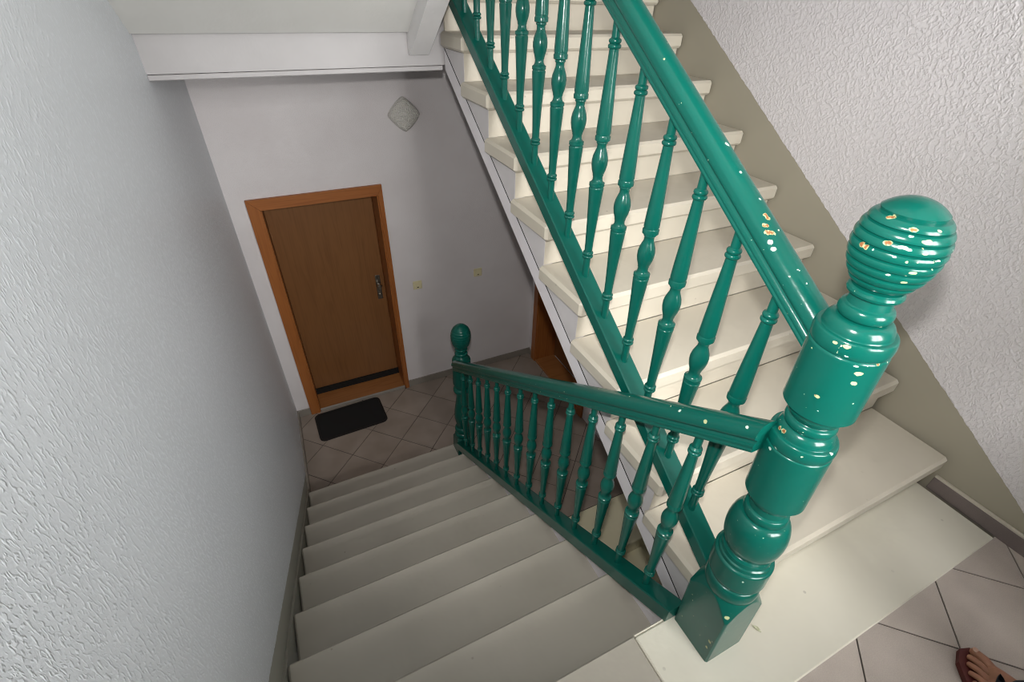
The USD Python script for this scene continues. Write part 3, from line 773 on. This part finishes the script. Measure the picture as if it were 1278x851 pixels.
# ------------------------------------------------------------------ person standing at the right (only a sandalled foot is in the picture)
def cap(a, b, ra, rb, n=14):
    A = m3.Manifold.sphere(ra, n).translate(list(a)); B = m3.Manifold.sphere(rb, n).translate(list(b))
    return m3.Manifold.batch_hull([A, B])


def chain(pts, n=14):
    out = []
    for (p, r), (q, s) in zip(pts[:-1], pts[1:]): out.append(cap(p, q, r, s, n))
    return out


def ell(c, rx, ry, rz, n=24):
    return m3.Manifold.sphere(1, n).scale([rx, ry, rz]).translate(list(c))


def fuse(parts, step, it=8):
    mm = m3.Manifold.batch_boolean(parts, m3.OpType.Add).refine_to_length(step).to_mesh()
    t = trimesh.Trimesh(mm.vert_properties[:, :3], mm.tri_verts, process=True)
    trimesh.smoothing.filter_taubin(t, lamb=.5, nu=.53, iterations=it); return t


FL, FR = np.array([.745, -.715]), np.array([1.06, -.97])      # heels
def foot(h, side):
    """side +1: great toe towards +x (left foot)"""
    P = lambda x, y, z: (h[0] + side * x, h[1] + y, z)
    out = [cap(P(.0, .012, .045), P(.012, .12, .052), .030, .034, 20), cap(P(.012, .12, .052), P(.024, .175, .040), .034, .024, 20), cap(P(-.004, .05, .038), P(-.020, .160, .032), .026, .018, 20),
           cap(P(.0, .02, .06), P(.0, .02, .12), .036, .040, 20), cap(P(.022, .175, .038), P(-.024, .155, .032), .021, .016, 20)]
    toes = [((.030, .180), (.040, .212), (.044, .236), .0145, .0130, .036), ((.012, .186), (.017, .215), (.019, .234), .0098, .0092, .034), ((-.005, .180), (-.004, .207), (-.003, .224), .0092, .0086, .033),
            ((-.021, .170), (-.023, .194), (-.023, .209), .0088, .0082, .031), ((-.034, .156), (-.039, .176), (-.040, .190), .0084, .0078, .030)]
    toe_m = []
    for a, b, c_, r0, r1, z in toes:
        toe_m += chain([(P(*a, z), r0), (P(*b, z + .002), r0 * .92), (P(*c_, z - .006), r1)], 16)
    return out + toe_m


sk = []
shoulder, hipz, headc = 1.42, .93, np.array([.865, -.665, 1.60])
sk += foot(FL, 1) + foot(FR, -1)
for h, s in ((FL, 1), (FR, -1)):
    sk += chain([((h[0], h[1] + .02, .11), .036), ((h[0] + .005 * s, h[1] + .01, .32), .055), ((h[0] + .01 * s, h[1] + .035, .50), .054), ((h[0] + .035 * s, h[1] + .015, .88), .085)])
sk += [ell((.865, -.695, .95), .165, .11, .12), ell((.865, -.69, 1.12), .15, .10, .16), ell((.865, -.69, 1.30), .175, .112, .16), cap((.72, -.69, 1.405), (1.01, -.69, 1.405), .058, .058), cap((.865, -.685, 1.42), (.865, -.672, 1.53), .056, .052)]
sk += [ell(headc, .074, .093, .112, 30), cap(headc + [0, .05, -.07], headc + [0, .06, -.085], .045, .034), cap(headc + [0, .088, .005], headc + [0, .106, -.022], .010, .015), ell(headc + [.076, -.005, -.01], .012, .022, .032), ell(headc + [-.076, -.005, -.01], .012, .022, .032)]
sk += [cap(headc + [-.018, .087, -.062], headc + [.018, .087, -.062], .008, .008)]
for sx in (-1, 1):
    wr = np.array([.865 + sx * .232, -.640, .90])
    sk += chain([((.865 + sx * .155, -.69, 1.40), .052), ((.865 + sx * .215, -.70, 1.13), .041), (tuple(wr), .027)])
    sk += [cap(wr + [0, .004, -.02], wr + [0, .012, -.085], .024, .026), cap(wr + [0, .03, -.03], wr + [0, .035, -.08], .018, .018)]
    for q in range(4):
        b0 = wr + [0, -.012 + .0175 * q, -.098]; ln = (.052, .068, .074, .066)[q]
        sk += chain([(b0, .0088), (b0 + [-sx * .006, .004, -ln * .55], .0082), (b0 + [-sx * .020, .006, -ln], .0074)])
    sk += chain([(wr + [0, .036, -.045], .011), (wr + [-sx * .012, .058, -.078], .0095), (wr + [-sx * .016, .062, -.105], .0085)])
sk = [k for k in sk]
toes_fine = fuse(sk, .012, 6)
person = thing('person', 'bare foot in dark red sandal under a navy trouser hem, at lower right corner', 'person')
M_skin = mottled('skin', srgb(150, 104, 80), srgb(172, 122, 97), 30, .5, .1, 220, bdist=.003, subsurface_weight=.08)
put('body', toes_fine, M_skin, person, True)
tr = [ell((.865, -.695, .97), .178, .125, .11)]
for h, s in ((FL, 1), (FR, -1)):
    tr += chain([((h[0] + .036 * s, h[1] + .015, .90), .104), ((h[0] + .012 * s, h[1] + .03, .50), .078), ((h[0] + .002 * s, h[1] + .03, .12), .068)])
    tr += [m3.Manifold.hull(m3.Manifold.cylinder(.03, .066, .070, 24).translate([h[0], h[1] + .035, .062]) + m3.Manifold.sphere(.05, 16).translate([h[0], h[1] + .105, .078]))]
put('trousers', fuse(tr, .02, 6), mottled('navy_cloth', srgb(28, 31, 40), srgb(40, 44, 56), 60, .85, .3, 500, bdist=.003), person, True)
shm = [ell((.865, -.692, 1.02), .176, .125, .13), ell((.865, -.69, 1.14), .168, .118, .16), ell((.865, -.69, 1.30), .190, .125, .16), cap((.715, -.69, 1.405), (1.015, -.69, 1.405), .068, .068)]
for sx in (-1, 1): shm += [cap((.865 + sx * .155, -.69, 1.40), (.865 + sx * .20, -.70, 1.18), .066, .056)]
put('shirt', fuse(shm, .025, 8), plain('grey_cotton', srgb(120, 124, 130), .9), person, True)
hr = m3.Manifold.sphere(1, 30).scale([.083, .100, .108]).translate(list(headc + [0, -.012, .022])) - m3.Manifold.cube([.3, .2, .3]).translate([headc[0] - .15, headc[1] + .045, headc[2] - .245])
hr = hr - m3.Manifold.cube([.3, .3, .3]).translate([headc[0] - .15, headc[1] - .15, headc[2] - .38])
put('hair', fuse([hr], .012, 6), plain('dark_hair', srgb(38, 30, 24), .6), person, True)
for sx in (-1, 1):
    e = trimesh.creation.icosphere(2, .0115); e.apply_translation(headc + [sx * .031, .078, .012]); put('eye', e, plain('eye_%d' % (sx > 0), srgb(60, 45, 35), .2), person, True)
for h, s in ((FL, 1), (FR, -1)):
    so = [(0, -.035), (.03, -.025), (.036, .03), (.040, .10), (.056, .17), (.062, .215), (.052, .248), (.025, .258), (-.015, .240), (-.048, .205), (-.058, .165), (-.046, .10), (-.034, .03), (-.026, -.02)]
    P = Polygon([(h[0] + s * a, h[1] + b) for a, b in so]).buffer(.004).buffer(0)
    sm = ext(P, .019); sm.apply_translation([0, 0, .0008])
    sd = put('sandal_sole', sm, plain('sandal_red_%d' % (s > 0), srgb(86, 28, 24), .6), person, 40)
    arch = [(h[0] + s * (.050 - .098 * t), h[1] + .155 - .02 * t + .012 * math.sin(math.pi * t), .012 + .052 * math.sin(math.pi * t) ** .6) for t in np.linspace(0, 1, 12)]
    put('strap', [tri(m3.Manifold.batch_hull([m3.Manifold.cube([.007, .036, .006], True).translate(list(a)), m3.Manifold.cube([.007, .036, .006], True).translate(list(b))])) for a, b in zip(arch[:-1], arch[1:])], plain('strap_navy_%d' % (s > 0), srgb(26, 30, 40), .8), person, 60)
    th = chain([((h[0] + s * .026, h[1] + .168, .058), .004), ((h[0] + s * .030, h[1] + .215, .030), .0035), ((h[0] + s * .029, h[1] + .222, .016), .0035)], 10)
    put('thong', [tri(k) for k in th], plain('thong_red_%d' % (s > 0), srgb(70, 22, 20), .6), person, 60)
nl_ = [ell((FL[0] + .044, FL[1] + .240, .0415), .0085, .008, .0035, 16)]
put('toenail', tri(nl_[0]), plain('nail', srgb(205, 165, 145), .3), person, True)


# a dropped leaf beside the newel base
lf = []
for i in range(9):
    t = i / 8; w = .0055 * math.sin(math.pi * min(1, t * 1.02)) + .0004
    for s in (-1, 0, 1): lf.append((s * w, t * .03, .0014 + .003 * abs(s) * math.sin(t * 3) + .002 * t))
lff = [(i * 3 + j, i * 3 + j + 1, i * 3 + j + 4) for i in range(8) for j in range(2)] + [(i * 3 + j, i * 3 + j + 4, i * 3 + j + 3) for i in range(8) for j in range(2)]
lv = np.array(lf); lv2 = lv - [0, 0, .0008]
n0 = len(lv); allf = lff + [(a + n0, c + n0, b + n0) for a, b, c in lff]
lm = trimesh.Trimesh(np.vstack([lv, lv2]), np.array(allf), process=False)
lm.apply_transform(trimesh.transformations.rotation_matrix(.35, [0, 0, 1])); lm.apply_translation([.262, -.158, .0035])
tag(put('dried_leaf', lm, mottled('dried_leaf_green', srgb(150, 152, 118), srgb(205, 204, 178), 200, .7), smooth=True), 'tiny dried leaf fragment lying on the cream landing slab', 'leaf')
